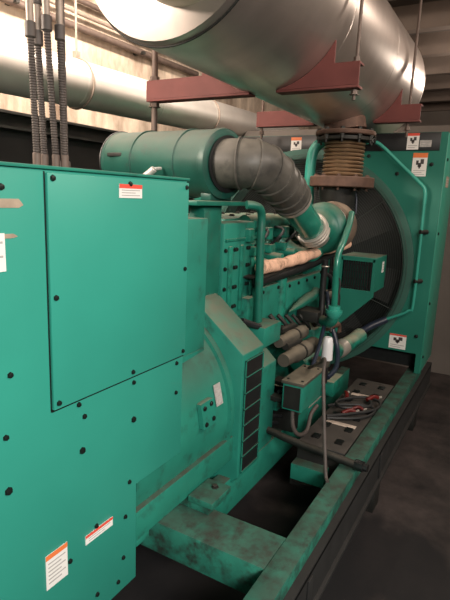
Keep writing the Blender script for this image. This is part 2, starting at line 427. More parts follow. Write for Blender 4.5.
# ------------------------------------------------------------------ vertical conduits
def conduit(xt, xb, y, flex, zc, label):
    t = thing('electrical_conduit', label, 'conduit', (xb,y,1.647), 'vertical conduits above the cabinet')
    if flex:
        n = 46; z0, z1 = 1.70, zc; b = nb(); prof = []
        for i in range(n):
            z = (z1-z0)*i/n; h = (z1-z0)/n; prof += [(z,.0078),(z+h*.3,.0104),(z+h*.7,.0104)]
        prof.append((z1-z0,.0078))
        a = Vector((xb,y,z0)); e = Vector((xt+(xb-xt)*.25,y,z1)); lathe(b, prof, a, e-a, 14); obj('flexible_conduit', b, m_conduit, t)
        b = nb(); cyl(b,(xb,y,1.647),(xb,y,1.66),.017,6); cyl(b,(xb,y,1.66),(xb,y,1.705),.0125,14); obj('base_fitting', b, m_rod, t)
        b = nb(); cyl(b,e-Vector((0,0,.012)),e+Vector((0,0,.03)),.0155,12); obj('coupling', b, m_conduit, t)
        b = nb(); cyl(b,e+Vector((0,0,.10)),e+Vector((0,0,.125)),.0145,12); obj('coupling', b, m_conduit, t)
        b = nb(); cyl(b,e,(xt,y,3.52),.011,14); obj('rigid_conduit', b, m_conduit2, t)
    else:
        b = nb(); cyl(b,(xb,y,1.66),(xt,y,3.52),.0115,14); obj('rigid_conduit', b, m_conduit, t)
        b = nb(); cyl(b,(xb,y,1.647),(xb,y,1.69),.018,8); obj('base_fitting', b, m_conduit, t)
conduit(1.075,1.085,1.30,True,2.04,'leftmost ribbed flexible conduit rising from the green cabinet top')
conduit(1.117,1.131,1.32,True,2.03,'second ribbed conduit from the left above the green cabinet')
conduit(1.122,1.150,1.29,True,2.07,'ribbed conduit in the middle of the five risers above the cabinet')
conduit(1.158,1.168,1.27,True,2.05,'thick ribbed conduit second from the right among the cabinet risers')
conduit(1.195,1.205,1.31,False,0,'smooth dark conduit, rightmost of the risers above the cabinet')

# ------------------------------------------------------------------ control cabinet
YF = .98
cab = thing('control_cabinet', 'large flat green generator control cabinet with bolted cover panel, nearest on the left', 'cabinet', (.4,1.3,0))
b = nb()
prism(b, [(-.6,.30),(1.176,.30),(1.176,.654),(1.43,.654),(1.43,1.645),(-.6,1.645)], 'y', YF, 1.02, .003)
obj('front_panel', b, m_green, cab)
b = nb(); box(b,-.6,1.43,1.02,2.05,1.20,1.645,.003); obj('upper_housing', b, m_greend, cab)
b = nb(); box(b,-.6,1.172,1.02,2.0,.30,1.20,.003); obj('lower_housing', b, m_greend, cab)
b = nb(); box(b,-.61,1.436,YF-.008,2.06,1.645,1.653,.001); obj('top_lid', b, m_greend, cab)
b = nb(); box(b,1.432,1.590,YF+.012,1.75,1.02,1.517,.003); obj('side_box', b, m_greend, cab)
b = nb(); prism(b, [(1.432,.995),(1.590,1.010),(1.590,1.02),(1.432,1.02)], 'y', YF+.012, 1.05); obj('side_box_lip', b, m_greend, cab)
b = nb(); box(b,.838,1.428,YF-.010,YF-.001,1.040,1.637,.002); obj('cover_panel', b, m_green, cab)
b = nb(); box(b,.834,.838,YF-.0012,YF,1.034,1.64); box(b,.838,1.430,YF-.0012,YF,1.032,1.040); obj('panel_gasket', b, m_screw, cab)
scr = [(.853,1.625,0),(1.13,1.622,0),(1.413,1.622,0),(.72,1.60,1),(.853,1.335,0),(1.413,1.35,0),(1.413,1.056,0),(1.145,1.056,0),(.853,1.056,0),
       (1.16,1.015,1),(.93,1.022,1),(.95,.98,1),(1.16,.89,1),(.94,.88,1),(.70,1.02,1),(.70,.88,1),(.72,1.17,1),(1.39,1.015,1),(1.39,.905,1),
       (.99,.61,1),(.885,.56,1),(.99,.37,1),(1.12,.565,1),(1.11,.42,1),(1.085,.345,1),(1.14,.68,1)]
for (x,z,k) in scr:
    y = YF if k else YF-.010; b = nb()
    hexbolt(b,(x,y,z),(0,-1,0),.0065 if (x,z) not in ((1.16,.89),(.94,.88),(.70,.88)) else .009,.006); obj('screw', b, m_screw, cab)
U, V, N = (1,0,0), (0,0,1), (0,-1,0)
sticker(cab,(1.083,YF-.0105,1.583),U,V,N,.098,.038,m_sred,.3,3,'small white sticker with red header at the top of the cover panel')
sticker(cab,(.945,YF-.0005,.572),U,V,N,.115,.030,m_sred,.3,2,'white sticker with red top edge near the cabinet bottom')
sticker(cab,(.800,YF-.0005,.525),U,V,N,.075,.105,m_sorange,.14,6,'tall white sticker with orange header near the cabinet bottom')
sticker(cab,(.66,YF-.0005,1.415),U,V,N,.062,.085,None,0,4,'plain white sticker at the left of the cover panel')
for (x0,x1,z0,z1,dz) in ((.60,.775,1.555,1.575,-.0),(.60,.757,1.488,1.498,0)):
    b = nb(); prism(b, [(x0,z0),(x1-.012,z0),(x1,z0+.3*(z1-z0)),(x1-.004,z0+.6*(z1-z0)),(x1-.012,z1),(x0,z1)], 'y', YF-.0012, YF-.0002); obj('tape_scrap', b, m_tan, cab, 'torn tan strip on the green face')

# ------------------------------------------------------------------ alternator
AY, AZ = 1.45, .66
alt = thing('alternator', 'round green alternator drum between the control cabinet and the engine', 'alternator', (1.6,AY,.15))
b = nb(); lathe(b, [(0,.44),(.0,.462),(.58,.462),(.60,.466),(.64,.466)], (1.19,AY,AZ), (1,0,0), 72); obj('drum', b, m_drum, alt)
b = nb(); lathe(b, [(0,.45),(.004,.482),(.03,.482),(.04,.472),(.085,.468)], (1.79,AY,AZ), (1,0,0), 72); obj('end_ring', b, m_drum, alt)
def octa(y0, zb, zt, cz, c1, zc1, top):   # half outline mirrored about AY
    L = [(y0,zb),(y0,zt)]+c1
    R = [(2*AY-y, z) for (y,z) in L[::-1]]
    return L+R
poly = [(AY,.17),(1.18,.17),(1.07,.235),(.95,.345),(.95,.930),(1.19,1.125),(1.30,1.18),(AY,1.2)]
poly = poly+[(2*AY-y,z) for (y,z) in poly[1:-1][::-1]]
b = nb(); prism(b, poly, 'x', 1.845, 2.05, .006); obj('drive_end_frame', b, m_greend, alt)
# louvered outlet on the facet
b = nb(); box(b,1.865,2.03,.944,.9495,.37,.900); obj('outlet_screen', b, m_black, alt, 'black louvred air outlet')
b = nb()
for i in range(8):
    z = .37+.53*i/7
    box(b,1.861,2.035,.940,.945,z-.002,z+.002)
for x in (1.861,2.031): box(b,x,x+.004,.940,.945,.366,.904)
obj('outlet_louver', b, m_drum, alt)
b = nb(); box(b,1.178,1.868,.981,1.10,.435,.545,.004); obj('foot_rail', b, m_drum, alt)  # dark dust tone on its top stands in for the cabinet's shade
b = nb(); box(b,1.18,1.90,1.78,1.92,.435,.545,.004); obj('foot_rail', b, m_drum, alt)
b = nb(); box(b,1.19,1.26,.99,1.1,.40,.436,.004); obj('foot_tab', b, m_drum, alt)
# inspection hatch: a rounded plate following the drum side
th = nb()
def onar(x, z, out): # point on drum side
    dz = z-AZ; return (x, AY-math.sqrt((.462+out)**2-dz*dz), z)
t = bmesh.new(); grid = []
pts2 = []
for k in range(24):
    a = 2*PI*k/24; cx = max(-1,min(1,1.35*math.cos(a))); cz_ = max(-1,min(1,1.35*math.sin(a)))
    pts2.append((1.615+.048*cx, .74+.052*cz_))
A = [t.verts.new(onar(x,z,.002)) for x,z in pts2]; B = [t.verts.new(onar(x,z,.022)) for x,z in pts2]
t.faces.new(A); t.faces.new(B[::-1])
for i in range(24): t.faces.new((A[i],B[i],B[(i+1)%24],A[(i+1)%24]))
bmesh.ops.recalc_face_normals(t, faces=t.faces); join(th, t)
obj('inspection_hatch', th, m_greend, alt)
for (x,z) in ((1.59,.77),(1.64,.775),(1.59,.705),(1.645,.712)):
    b = nb(); p = Vector(onar(x,z,.022)); hexbolt(b,p,(0,-1,0),.009,.006); obj('hatch_bolt', b, m_screw, alt)
q = Vector(onar(1.70,.765,.002))
b = nb(); slab(b,q+Vector((0,-.002,0)),(1,0,0),Vector((0,.235,1)).normalized(),(0,-1,.235),0,.052,-.03,.062,0,.002); s = obj('rating_label', b, m_silver, alt, 'silver rating label')
b = nb()
for i in range(4): slab(b,q+Vector((0,-.002,0)),(1,0,0),Vector((0,.235,1)).normalized(),(0,-1,.235),.008,.044,-.02+.018*i,-.013+.018*i,.002,.0026)
obj('label_print', b, m_inkg, s)
# mounting foot of the alternator on the cross-member
foot = [(1.47,1.66)]
b = nb(); box(b,1.48,1.63,.865,.975,.425,.450,.003); obj('mounting_foot', b, m_skid, alt)
b = nb(); box(b,1.50,1.64,.89,1.10,.382,.426,.003); obj('mounting_block', b, m_skid, alt)
b = nb(); hexbolt(b,(1.585,.915,.450),(0,0,1),.012,.012); obj('anchor_bolt', b, m_dark, alt)

# ------------------------------------------------------------------ skid base
skid = thing('steel_skid_frame', 'green steel skid frame with long side rails under the generator set', 'skid frame', (2.0,1.5,0))
def rail(y0, y1, s, lab=None):
    # channel open to the outside; s=-1 near rail
    web = y1-.012 if s < 0 else y0
    b = nb(); box(b,.2,3.95,y0,y1,.358,.382,.003); o = obj('rail_top_flange', b, m_skid, skid)
    b = nb()
    if s < 0: box(b,.2,3.95,y0-.001,y0+.008,.325,.372,.002); box(b,.2,3.95,y1-.010,y1,.155,.358)
    else: box(b,.2,3.95,y0,y0+.010,.155,.358)
    obj('rail_web', b, m_skid, skid)
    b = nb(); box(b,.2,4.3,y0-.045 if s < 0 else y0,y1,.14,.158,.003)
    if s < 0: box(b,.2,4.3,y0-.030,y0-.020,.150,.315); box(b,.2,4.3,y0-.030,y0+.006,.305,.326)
    obj('rail_lower_channel', b, m_skidlow, skid, 'dark dusty lower face of the side rail, shade in its colour')
rail(.498,.582,-1); rail(2.36,2.44,1)
for (x0,x1) in ((1.36,1.55),(.35,.5)):
    b = nb(); box(b,x0,x1,.583,2.36,.25,.380,.004); obj('cross_member', b, m_skid, skid)
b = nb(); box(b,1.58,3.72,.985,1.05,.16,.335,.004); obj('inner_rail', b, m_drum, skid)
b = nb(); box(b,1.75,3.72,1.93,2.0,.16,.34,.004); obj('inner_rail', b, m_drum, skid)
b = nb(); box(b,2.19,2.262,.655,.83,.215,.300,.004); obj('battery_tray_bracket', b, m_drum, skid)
b = nb(); box(b,2.27,3.46,.584,.86,.135,.155); box(b,2.27,3.46,.84,.86,.155,.24); obj('battery_tray', b, m_dark, skid)
for x in (.9,2.52,3.66):
    for y in (.47,2.36):
        b = nb(); box(b,x-.06,x+.06,y-.01,y+.085,0,.14,.004); obj('isolator_foot', b, m_dark, skid)
for x in (1.5,2.55):
    b = nb(); box(b,x-.02,x+.02,.460,.4675,.165,.30,.002); obj('web_stiffener', b, m_skidlow, skid)

# ------------------------------------------------------------------ batteries
def battery(x0, label):
    r = thing('battery', label, 'battery', (x0+.27,.70,.156), 'starting batteries on the skid')
    y0, y1 = .590, .838
    b = nb(); box(b,x0,x0+.54,y0,y1,.156,.345,.006); obj('case', b, m_batt, r)
    b = nb(); box(b,x0-.002,x0+.542,y0-.002,y1+.002,.345,.380,.006); obj('lid', b, m_batt, r)
    for i in range(3):
        for y in (.648,.772):
            x = x0+.10+.165*i
            b = nb(); box(b,x-.026,x+.026,y-.020,y+.020,.380,.388,.003); obj('vent_cap', b, m_cap, r)
    return r
bat = battery(2.285,'dusty black battery with square vent caps, the nearer of two on the skid')
b2 = clone(bat, (2.865+.27,.70,.156), 'dusty black battery with square vent caps, the farther one near the radiator')
for (par,x) in ((bat,2.60),(b2,3.09)):
    b = nb(); box(b,x-.020,x+.020,.625,.79,.3805,.3835,.001); obj('lid_strip', b, m_copper, par, 'shiny bare strip across the lid')
    for y in (.67,.75):
        pass
# cables heaped on the batteries
cb = thing('battery_cable', 'tangle of black cables with red clamp ends lying across the two batteries', 'cable', (2.85,.70,.385))
b = nb()
tube(b, [(2.62,.80,.40),(2.72,.70,.40),(2.84,.60,.402),(2.93,.575,.405),(2.99,.60,.41),(3.0,.68,.412),(2.93,.76,.41),(2.83,.81,.41),(2.76,.76,.412),(2.80,.68,.414),(2.88,.62,.414),(2.95,.64,.416)], .0085, 8, 6)
tube(b, [(2.60,.79,.398),(2.70,.64,.398),(2.80,.585,.40),(2.88,.60,.402),(2.88,.68,.404),(2.80,.80,.404),(2.74,.835,.41)], .008, 8, 6)
obj('black_lead', b, m_rubber, cb)
for (p, q, rr) in (((2.96,.66,.412),(3.03,.61,.415),.013),((2.92,.775,.41),(2.98,.80,.42),.014),((2.70,.735,.402),(2.76,.675,.405),.012),((2.78,.70,.41),(2.80,.64,.412),.009)):
    b = nb(); tube(b, [p,((p[0]+q[0])/2+.01,(p[1]+q[1])/2,p[2]+.012),q], rr, 10, 5); o = obj('clamp', b, m_redins, cb, 'dark red insulated clamp')
    b = nb(); cyl(b, q, (q[0]+.02,q[1]-.015,q[2]+.002), rr*.6, 8); obj('clamp_jaw', b, m_steel, o)

# ------------------------------------------------------------------ engine
eng = thing('diesel_engine', 'green diesel engine block with pipes and a wrapped manifold in the middle', 'engine', (2.8,1.5,.16))
def E(name, b, m=None, label=None): return obj(name, b, m or m_engine, eng, label)
poly = [(.99,.30),(.99,.78),(1.12,.90),(1.35,1.0),(1.65,1.0),(1.86,.90),(1.98,.78),(1.98,.30),(1.8,.16),(1.2,.16)]
b = nb(); prism(b, poly, 'x', 2.08, 2.30, .006); E('flywheel_housing', b, m_greend)
b = nb(); prism(b, [(1.2,.20),(1.1,.34),(1.1,.44),(1.8,.44),(1.8,.34),(1.7,.20)], 'x', 2.30, 3.50, .008); E('oil_pan', b)
b = nb(); box(b,2.30,3.50,1.17,1.75,.44,1.08,.01); E('block', b)
# side covers with bolts
for (x0,x1,z0,z1,y) in ((2.36,2.62,.80,1.13,1.135),(2.70,3.32,.78,1.12,1.125)):
    b = nb(); box(b,x0,x1,y,y+.05,z0,z1,.008); o = E('side_cover', b, m_greend)
    n = max(2,int((x1-x0)/.11))
    for i in range(n):
        xx = x0+.03+(x1-x0-.06)*i/(n-1)
        for zz in (z0+.025,z1-.025):
            b = nb(); hexbolt(b,(xx,y,zz),(0,-1,0),.009,.01); obj('cover_bolt', b, m_screw, o)
b = nb(); tube(b, [(2.64,1.14,.8),(2.64,1.14,1.16)], .035, 14, 1); E('water_gallery', b)
# cylinder heads & rocker covers
for i in range(6):
    x0 = 2.24+.2*i
    b = nb(); box(b,x0,x0+.175,1.28,1.74,1.08,1.38,.018); h = E('cylinder_head', b)
    b = nb(); lathe(b, [(0,.035),(.25,.035),(.27,.02)], (x0+.05,1.275,1.10), (0,0,1), 16); obj('water_passage', b, m_engine, h)
    for zz in (1.12,1.19,1.26,1.33):
        b = nb(); hexbolt(b,(x0+.125,1.28,zz),(0,-1,0),.011,.02); obj('head_bolt', b, m_screw, h)
    b = nb(); box(b,x0+.01,x0+.165,1.30,1.70,1.38,1.49,.02); rc = E('rocker_cover', b, m_greend)
    b = nb(); hexbolt(b,(x0+.088,1.42,1.49),(0,0,1),.014,.012); hexbolt(b,(x0+.088,1.60,1.49),(0,0,1),.014,.012); obj('cover_bolt', b, m_dark, rc)
b = nb(); box(b,2.09,2.42,1.21,1.62,.98,1.475,.014); ah = E('aftercooler_housing', b, m_greend)
for x in (2.13,2.25,2.37):
    b = nb(); box(b,x,x+.035,1.196,1.214,1.02,1.36,.008); obj('casting_rib', b, m_engine, ah)
for x in (2.105,2.195,2.215,2.33,2.35):
    for z in (1.05,1.15,1.25,1.34):
        b = nb(); hexbolt(b,(x,1.21,z),(0,-1,0),.009,.01); obj('housing_bolt', b, m_screw, ah)
b = nb(); box(b,2.10,2.41,1.20,1.212,1.385,1.395); obj('casting_seam', b, m_engine, ah)
b = nb(); tube(b, [(2.42,1.28,1.46),(2.6,1.26,1.46),(2.9,1.26,1.46),(3.15,1.2,1.46)], .045, 18, 6); E('intake_manifold', b)
for i in range(4):
    b = nb(); box(b,2.30+.23*i,2.36+.23*i,1.18,1.32,1.37,1.44,.01); E('intake_bracket', b)
# engine base skirt under the air-cleaner
# wrapped exhaust manifold
b = nb()
def rr(t): return .034+.003*math.sin(t*17)+.0025*math.sin(t*41+1)
tube(b, [(2.34,1.13,1.243),(2.55,1.11,1.245),(2.85,1.09,1.262),(3.10,1.03,1.30),(3.2,1.0,1.31),(3.32,.97,1.32)], .034, 18, 12, rad=rr); E('exhaust_manifold', b, m_wrap, 'tan cloth-wrapped exhaust manifold')
for i in range(5):
    b = nb(); x = 2.42+.19*i; tube(b, [(x,1.28,1.27+.01*i),(x,1.13,1.25+.015*i)], .03, 12, 1); E('exhaust_stub', b, m_engine)
b = nb(); tube(b, [(2.32,1.14,1.165),(2.6,1.11,1.18),(2.95,1.08,1.205),(3.25,1.05,1.25)], .024, 14, 8); E('heat_shield_rail', b, m_black)
b = nb(); prism(b, [(2.30,1.185),(3.3,1.235),(3.3,1.243),(2.30,1.193)], 'y', 1.10, 1.26); E('heat_shield', b, m_dark)
# small pipes on the side
b = nb(); lathe(b, [(0,.004),(.05,.014),(.17,.028),(.26,.034),(.30,.034)], (2.62,1.07,.965), (1,-.03,.14), 18)
tube(b, [(2.90,1.06,1.004),(2.97,1.05,1.02),(3.0,1.05,1.04)], .03, 14, 4); E('water_transfer_pipe', b, m_comp)
b = nb(); tube(b, [(2.98,1.0,1.24),(2.97,1.0,1.10),(2.95,.99,.95),(2.90,.98,.84)], .020, 12, 6); E('oil_drain_hose', b, m_rubber)
b = nb(); ring(b,(2.98,1.0,1.20),(0,0,1),.022,.005); E('hose_clamp', b, m_steel)
b = nb(); tube(b, [(3.08,1.04,.99),(3.16,.99,1.02),(3.22,.98,.98),(3.22,.98,.9)], .02, 12, 6); E('oil_line', b, m_dark)
b = nb(); box(b,2.20,2.40,1.02,1.13,.86,.965,.006); bx = E('governor_box', b, m_greend)
# starter motors
for (z,r,y,x0,x1) in ((.842,.038,1.03,2.40,2.78),(.755,.046,.985,2.38,2.86)):
    b = nb(); lathe(b, [(0,r*.75),(.01,r*.8),(.12,r*.8),(.14,r),(.30,r),(.305,r*1.08),(.33,r*1.08),(.335,r),(x1-x0-.02,r),(x1-x0,r*.8)], (x0,y,z), (1,0,-.04), 26)
    s = E('starter_motor', b, m_starter)
    b = nb(); lathe(b, [(0,r*1.07),(.018,r*1.07)], (x0+.22,y,z-.009), (1,0,-.04), 26); obj('band_clamp', b, m_dark, s)
    b = nb(); lathe(b, [(0,r*.45),(.2,r*.45)], (x0+.06,y+.02,z+r*1.3), (1,0,-.04), 14); obj('solenoid', b, m_dark, s)
b = nb(); tube(b, [(2.10,1.10,1.01),(2.16,1.08,.985),(2.22,1.06,.96)], .016, 10, 4); E('starter_lead', b, m_rubber)
# fuel filter can with canister seat
b = nb(); lathe(b, [(0,.026),(.006,.033),(.10,.031),(.135,.024),(.14,.020)], (2.74,.865,.685), (0,0,1), 24); fc = E('filter_can', b, m_filterw, 'white filter can')
b = nb(); lathe(b, [(0,.05),(.02,.056),(.04,.056),(.045,.04)], (2.80,.92,.625), (0,0,1), 26); E('filter_seat', b, m_starter)
b = nb(); lathe(b, [(0,.05),(.10,.05)], (2.80,.92,.525), (0,0,1), 26); E('filter_housing', b, m_black)
# lower coolant pipe toward the radiator
b = nb(); tube(b, [(2.80,1.06,.60),(3.0,1.02,.66),(3.12,.99,.65),(3.22,.96,.60)], .062, 22, 6); E('lower_coolant_pipe', b)
b = nb(); tube(b, [(3.20,.965,.61),(3.27,.95,.60),(3.33,.935,.615)], .058, 22, 4); E('coupling_sleeve', b, m_steel)
b = nb(); tube(b, [(3.31,.94,.61),(3.40,.90,.64),(3.52,.88,.66)], .052, 22, 4); E('lower_coolant_pipe', b)
b = nb(); tube(b, [(3.14,.98,.80),(3.12,.94,.72),(3.07,.90,.64),(2.92,.86,.585),(2.80,.87,.56)], .016, 12, 6); E('coolant_hose', b, m_blue)
b = nb(); tube(b, [(2.96,.97,1.05),(2.95,.95,.95),(2.84,.93,.85),(2.68,.90,.76),(2.54,.88,.70)], .012, 10, 6); E('fuel_hose', b, m_blue)
b = nb(); tube(b, [(3.12,.99,1.08),(3.05,.96,1.02),(3.02,.95,.92),(2.95,.92,.80)], .007, 8, 6); tube(b, [(3.16,1.02,1.15),(3.22,.97,1.08),(3.12,.95,.95)], .006, 8, 6); E('thin_line', b, m_rubber)
b = nb(); tube(b, [(3.02,.97,.80),(3.12,.95,.805),(3.2,.95,.79),(3.22,.95,.74)], .018, 12, 5); E('brass_elbow', b, m_rust)
b = nb(); lathe(b, [(0,.075),(.02,.08),(.05,.08),(.06,.06),(.16,.055)], (3.20,1.03,.74), (0,0,1), 22); E('water_pump', b)
b = nb(); box(b,2.95,3.35,1.02,1.25,.44,.80,.02); E('front_gear_case', b)
b = nb(); box(b,3.35,3.55,1.15,1.85,.42,1.25,.02); E('front_cover', b)
b = nb(); lathe(b, [(0,.16),(.05,.16),(.05,.06),(.17,.06)], (3.55,1.5,1.20), (1,0,0), 30); E('fan_drive_pulley', b, m_dark)
# bent green coolant pipe by the turbo
b = nb(); tube(b, [(3.05,.885,1.53),(2.97,.87,1.46),(2.88,.865,1.38),(2.82,.872,1.30),(2.80,.872,1.2),(2.81,.87,1.06),(2.82,.87,.97)], .0185, 16, 6); E('vent_pipe', b, m_shiny)
b = nb(); lathe(b, [(0,.032),(.03,.05),(.045,.05),(.045,.036),(.07,.036)], (2.82,.87,.925), (0,0,1), 12); E('pipe_flange', b, m_green)
b = nb(); tube(b, [(2.82,.87,.94),(2.83,.885,.90),(2.88,.93,.875),(2.96,1.0,.87)], .034, 14, 5); E('pipe_elbow', b)
# riser on the left behind the bellows and over to the radiator
b = nb(); tube(b, [(3.40,1.30,1.36),(3.40,1.30,1.60),(3.40,1.30,1.86),(3.415,1.27,1.96),(3.45,1.18,2.01),(3.52,1.06,2.03),(3.62,.98,2.02)], .036, 18, 6); E('coolant_riser', b, m_green)
b = nb(); ring(b,(3.62,.98,2.02),(.8,-.55,0),.036,.008); ring(b,(3.645,.963,2.02),(.8,-.55,0),.036,.008); E('hose_clamp', b, m_dark)
# support post, cradle and guard bar left of the engine
b = nb(); box(b,1.92,2.075,1.22,1.30,1.01,1.555,.003); E('filter_post', b, m_comp)
b = nb(); box(b,1.80,2.36,1.18,1.34,1.555,1.575,.003); E('filter_shelf', b, m_comp)
b = nb(); tube(b, [(2.17,1.14,1.562),(2.20,1.115,1.56),(2.235,1.10,1.545),(2.26,1.10,1.50),(2.262,1.10,1.40),(2.275,1.10,1.1),(2.285,1.10,.97)], .0205, 14, 5); E('guard_tube', b, m_comp)
# misc brackets & harness in the dark gap below the junction box
b = nb()
for k in range(7):
    y = .95+.02*k; z = .66-.05*k
    tube(b, [(2.30,y,z),(2.38+.02*k,y-.05,z-.05),(2.50,y-.06,z-.08+.02*(k%3)),(2.7,y-.02,z-.06)], .008+.002*(k%3), 8, 5)
E('wiring_harness', b, m_rubber)
rnd = random.Random(11)
for k in range(9):
    x = 2.42+.11*k; b = nb(); z = .98-.02*k
    tube(b, [(x,1.10,z),(x+.03,1.05+.01*rnd.random(),z-.06),(x+.09,1.06,z-.10),(x+.16,1.09,z-.07-.05*rnd.random())], .009+.004*rnd.random(), 8, 4); E('fuel_line', b, m_dark)
for k in range(4):
    b = nb(); x = 2.36+.20*k
    box(b,x,x+.07,1.18,1.27,1.295,1.345,.008); fi = E('injector_rail_block', b, m_engine)
    b = nb(); tube(b, [(x+.035,1.2,1.34),(x+.04,1.14,1.40),(x+.10,1.16,1.43),(x+.13,1.25,1.44)], .008, 8, 5); obj('injector_line', b, m_rubber, fi)
b = nb(); tube(b, [(2.98,1.02,1.16),(3.08,.99,1.12),(3.10,.97,1.03),(3.04,.96,.98),(2.98,.98,1.02)], .012, 10, 5); E('looped_hose', b, m_rubber)
b = nb(); lathe(b, [(0,.03),(.03,.034),(.035,.024),(.08,.024)], (2.98,1.0,1.02), (.3,-1,.1), 14); E('hose_union', b, m_starter)
b = nb(); box(b,2.86,3.02,.98,1.12,.86,.93,.01); E('oil_cooler_bracket', b, m_dark)
b = nb(); box(b,2.30,2.42,.97,1.10,.50,.60,.006); E('engine_mount', b, m_engine)
b = nb(); box(b,3.05,3.25,.90,1.10,.34,.44,.006); E('engine_mount', b, m_engine)
b = nb(); box(b,2.42,2.5,.92,1.06,.34,.62,.006); E('harness_bracket', b, m_dark)

# ------------------------------------------------------------------ turbocharger
TX = Vector((3.01,1.045,1.43)); n = Vector((-.97,.10,-.06)).normalized()
tur = thing('turbocharger', 'green turbocharger with dusty brown rear housing below the exhaust bellows', 'turbocharger', (3.12,1.06,1.3))
b = nb(); lathe(b, [(-.05,.09),(-.05,.13),(-.035,.148),(-.01,.158),(.015,.156),(.035,.143),(.045,.125),(.05,.112),(.075,.096),(.11,.090),(.12,.090)], TX, n, 44); obj('compressor_housing', b, m_comp, tur)
b = nb(); tube(b, [TX+Vector((0,.02,-.13)),TX+Vector((-.05,.06,-.17)),TX+Vector((-.15,.12,-.15)),TX+Vector((-.2,.2,-.08))], .05, 18, 5); obj('compressor_outlet', b, m_engine, tur)
b = nb(); lathe(b, [(-.22,.06),(-.21,.12),(-.18,.150),(-.13,.157),(-.09,.150),(-.07,.12)], TX+Vector((0,-.0,.0)), n, 40); obj('turbine_housing', b, m_turb, tur, 'dusty brown turbine housing')
b = nb(); tube(b, [(3.20,1.07,1.42),(3.26,1.065,1.48),(3.30,1.065,1.56),(3.30,1.065,1.695)], .115, 26, 5, rad=lambda t: .09+.03*t); obj('turbine_outlet', b, m_dark, tur)
b = nb(); ring(b, TX-n*.060, n, .132, .010, 44); obj('v_band_clamp', b, m_steel, tur)
b = nb(); tube(b, [(3.37,.98,1.70),(3.39,.96,1.62),(3.37,.95,1.52)], .006, 8, 4); obj('sensor_wire', b, m_blue, tur)

# ------------------------------------------------------------------ air cleaner
ac = thing('air_cleaner', 'dark green cylindrical air cleaner canister lying across above the cabinet', 'air filter', (2.2,1.7,1.58))
a = Vector((2.185,1.27,1.750)); e = Vector((2.32,2.06,1.765)); d = e-a; L = d.length
prof = [(0,.11),(.0,.15),(.006,.166),(.02,.170),(.04,.170),(.045,.165),(.20,.165),(.203,.1715),(.217,.1715),(.22,.165),(.52,.165),(.523,.1715),(.540,.1715),(.545,.165),(L-.05,.165),(L-.045,.169),(L-.02,.169),(L-.01,.155),(L,.12),(L+.01,0)]
b = nb(); lathe(b, prof, a, d, 56); obj('canister', b, m_filter, ac)
b = nb(); lathe(b, [(0,.05),(0,.135),(.02,.13),(.02,.05)], a+d.normalized()*(-.012), d, 40); obj('end_plate', b, m_black, ac)
b = nb(); cyl(b,(2.005,1.66,1.655),(2.02,1.58,1.715),.017,14); cyl(b,(2.02,1.58,1.715),(2.06,1.57,1.72),.008,10); obj('restriction_indicator', b, m_silver, ac, 'small pale indicator cup on the canister side')
b = nb(); q = a+d.normalized()*(L-.12)+Vector((-.15,-.04,.03)); box(b,q.x-.025,q.x+.012,q.y-.015,q.y+.085,q.z-.008,q.z+.012,.003); obj('latch', b, m_dark, ac)
b = nb(); ring(b, a+d.normalized()*(L-.028), d, .168, .006, 48); obj('end_clamp', b, m_black, ac)
b = nb(); box(b,2.10,2.30,1.30,1.36,1.575,1.61,.004); obj('mounting_band', b, m_filter, ac)
b = nb(); box(b,2.14,2.38,1.95,2.01,1.575,1.61,.004); obj('mounting_band', b, m_filter, ac)

# elbow hose
eb = thing('intake_elbow_hose', 'thick grey ribbed rubber elbow hose from the air cleaner to the turbocharger', 'hose', (2.4,1.1,1.6))
cp = TX+n*.135+Vector((-.01,.0,.0))
path = [(2.185,1.30,1.752),(2.20,1.20,1.755),(2.235,1.135,1.752),(2.32,1.10,1.725),(2.41,1.085,1.675),(2.50,1.075,1.63),(2.58,1.07,1.58)]
b = nb(); tube(b, path, .10, 32, 8, rad=lambda t: .120-.020*t); obj('rubber_elbow', b, m_hosegrey, eb)
sp = smooth_path(path, 8)
b = nb()
for i in (8,15,21,27,33,39,44):
    dd = sp[min(i+1,len(sp)-1)]-sp[i-1]; R = .120-.020*i/48
    lathe(b, [(-.006,R),(-.004,R+.009),(.004,R+.009),(.006,R)], sp[i], dd, 32)
obj('hose_rib', b, m_hosegrey, eb)
for i in (1,46):
    b = nb(); dd = sp[min(i+1,len(sp)-1)]-sp[i-1]; R = .120-.020*i/48
    lathe(b, [(-.009,R),(-.009,R+.004),(.009,R+.004),(.009,R)], sp[i], dd, 32); obj('hose_clamp', b, m_steel if i > 3 else m_dark, eb)
path_end = Vector(path[-1])
b = nb(); tube(b, [path[-1], Vector(path[-1])*.5+cp*.5+Vector((0,0,-.006)), cp], .080, 28, 4); obj('steel_tube', b, m_shiny, eb, 'green painted steel tube')
dv = (cp-path_end).normalized()
b = nb(); tube(b, [cp-dv*.035, cp+dv*.035], .094, 32, 1); obj('clamp_sleeve', b, m_steel, eb, 'dusty silver clamp sleeve')
for k in (-.028,.0,.028):
    b = nb(); ring(b, cp+dv*k, dv, .094, .007, 40); obj('hose_clamp', b, m_steel, eb)
b = nb(); tube(b, [cp+dv*.03, cp+dv*.06-n*.02], .088, 28, 1); obj('inlet_spigot', b, m_steel, eb)

# ------------------------------------------------------------------ radiator
RX = 3.75; RY0, RY1 = .487, 2.49; FC = (1.46,1.12); FR = .785
rad = thing('radiator', 'tall green radiator housing with a big round caged fan at the far end', 'radiator', (4.0,1.5,.382))
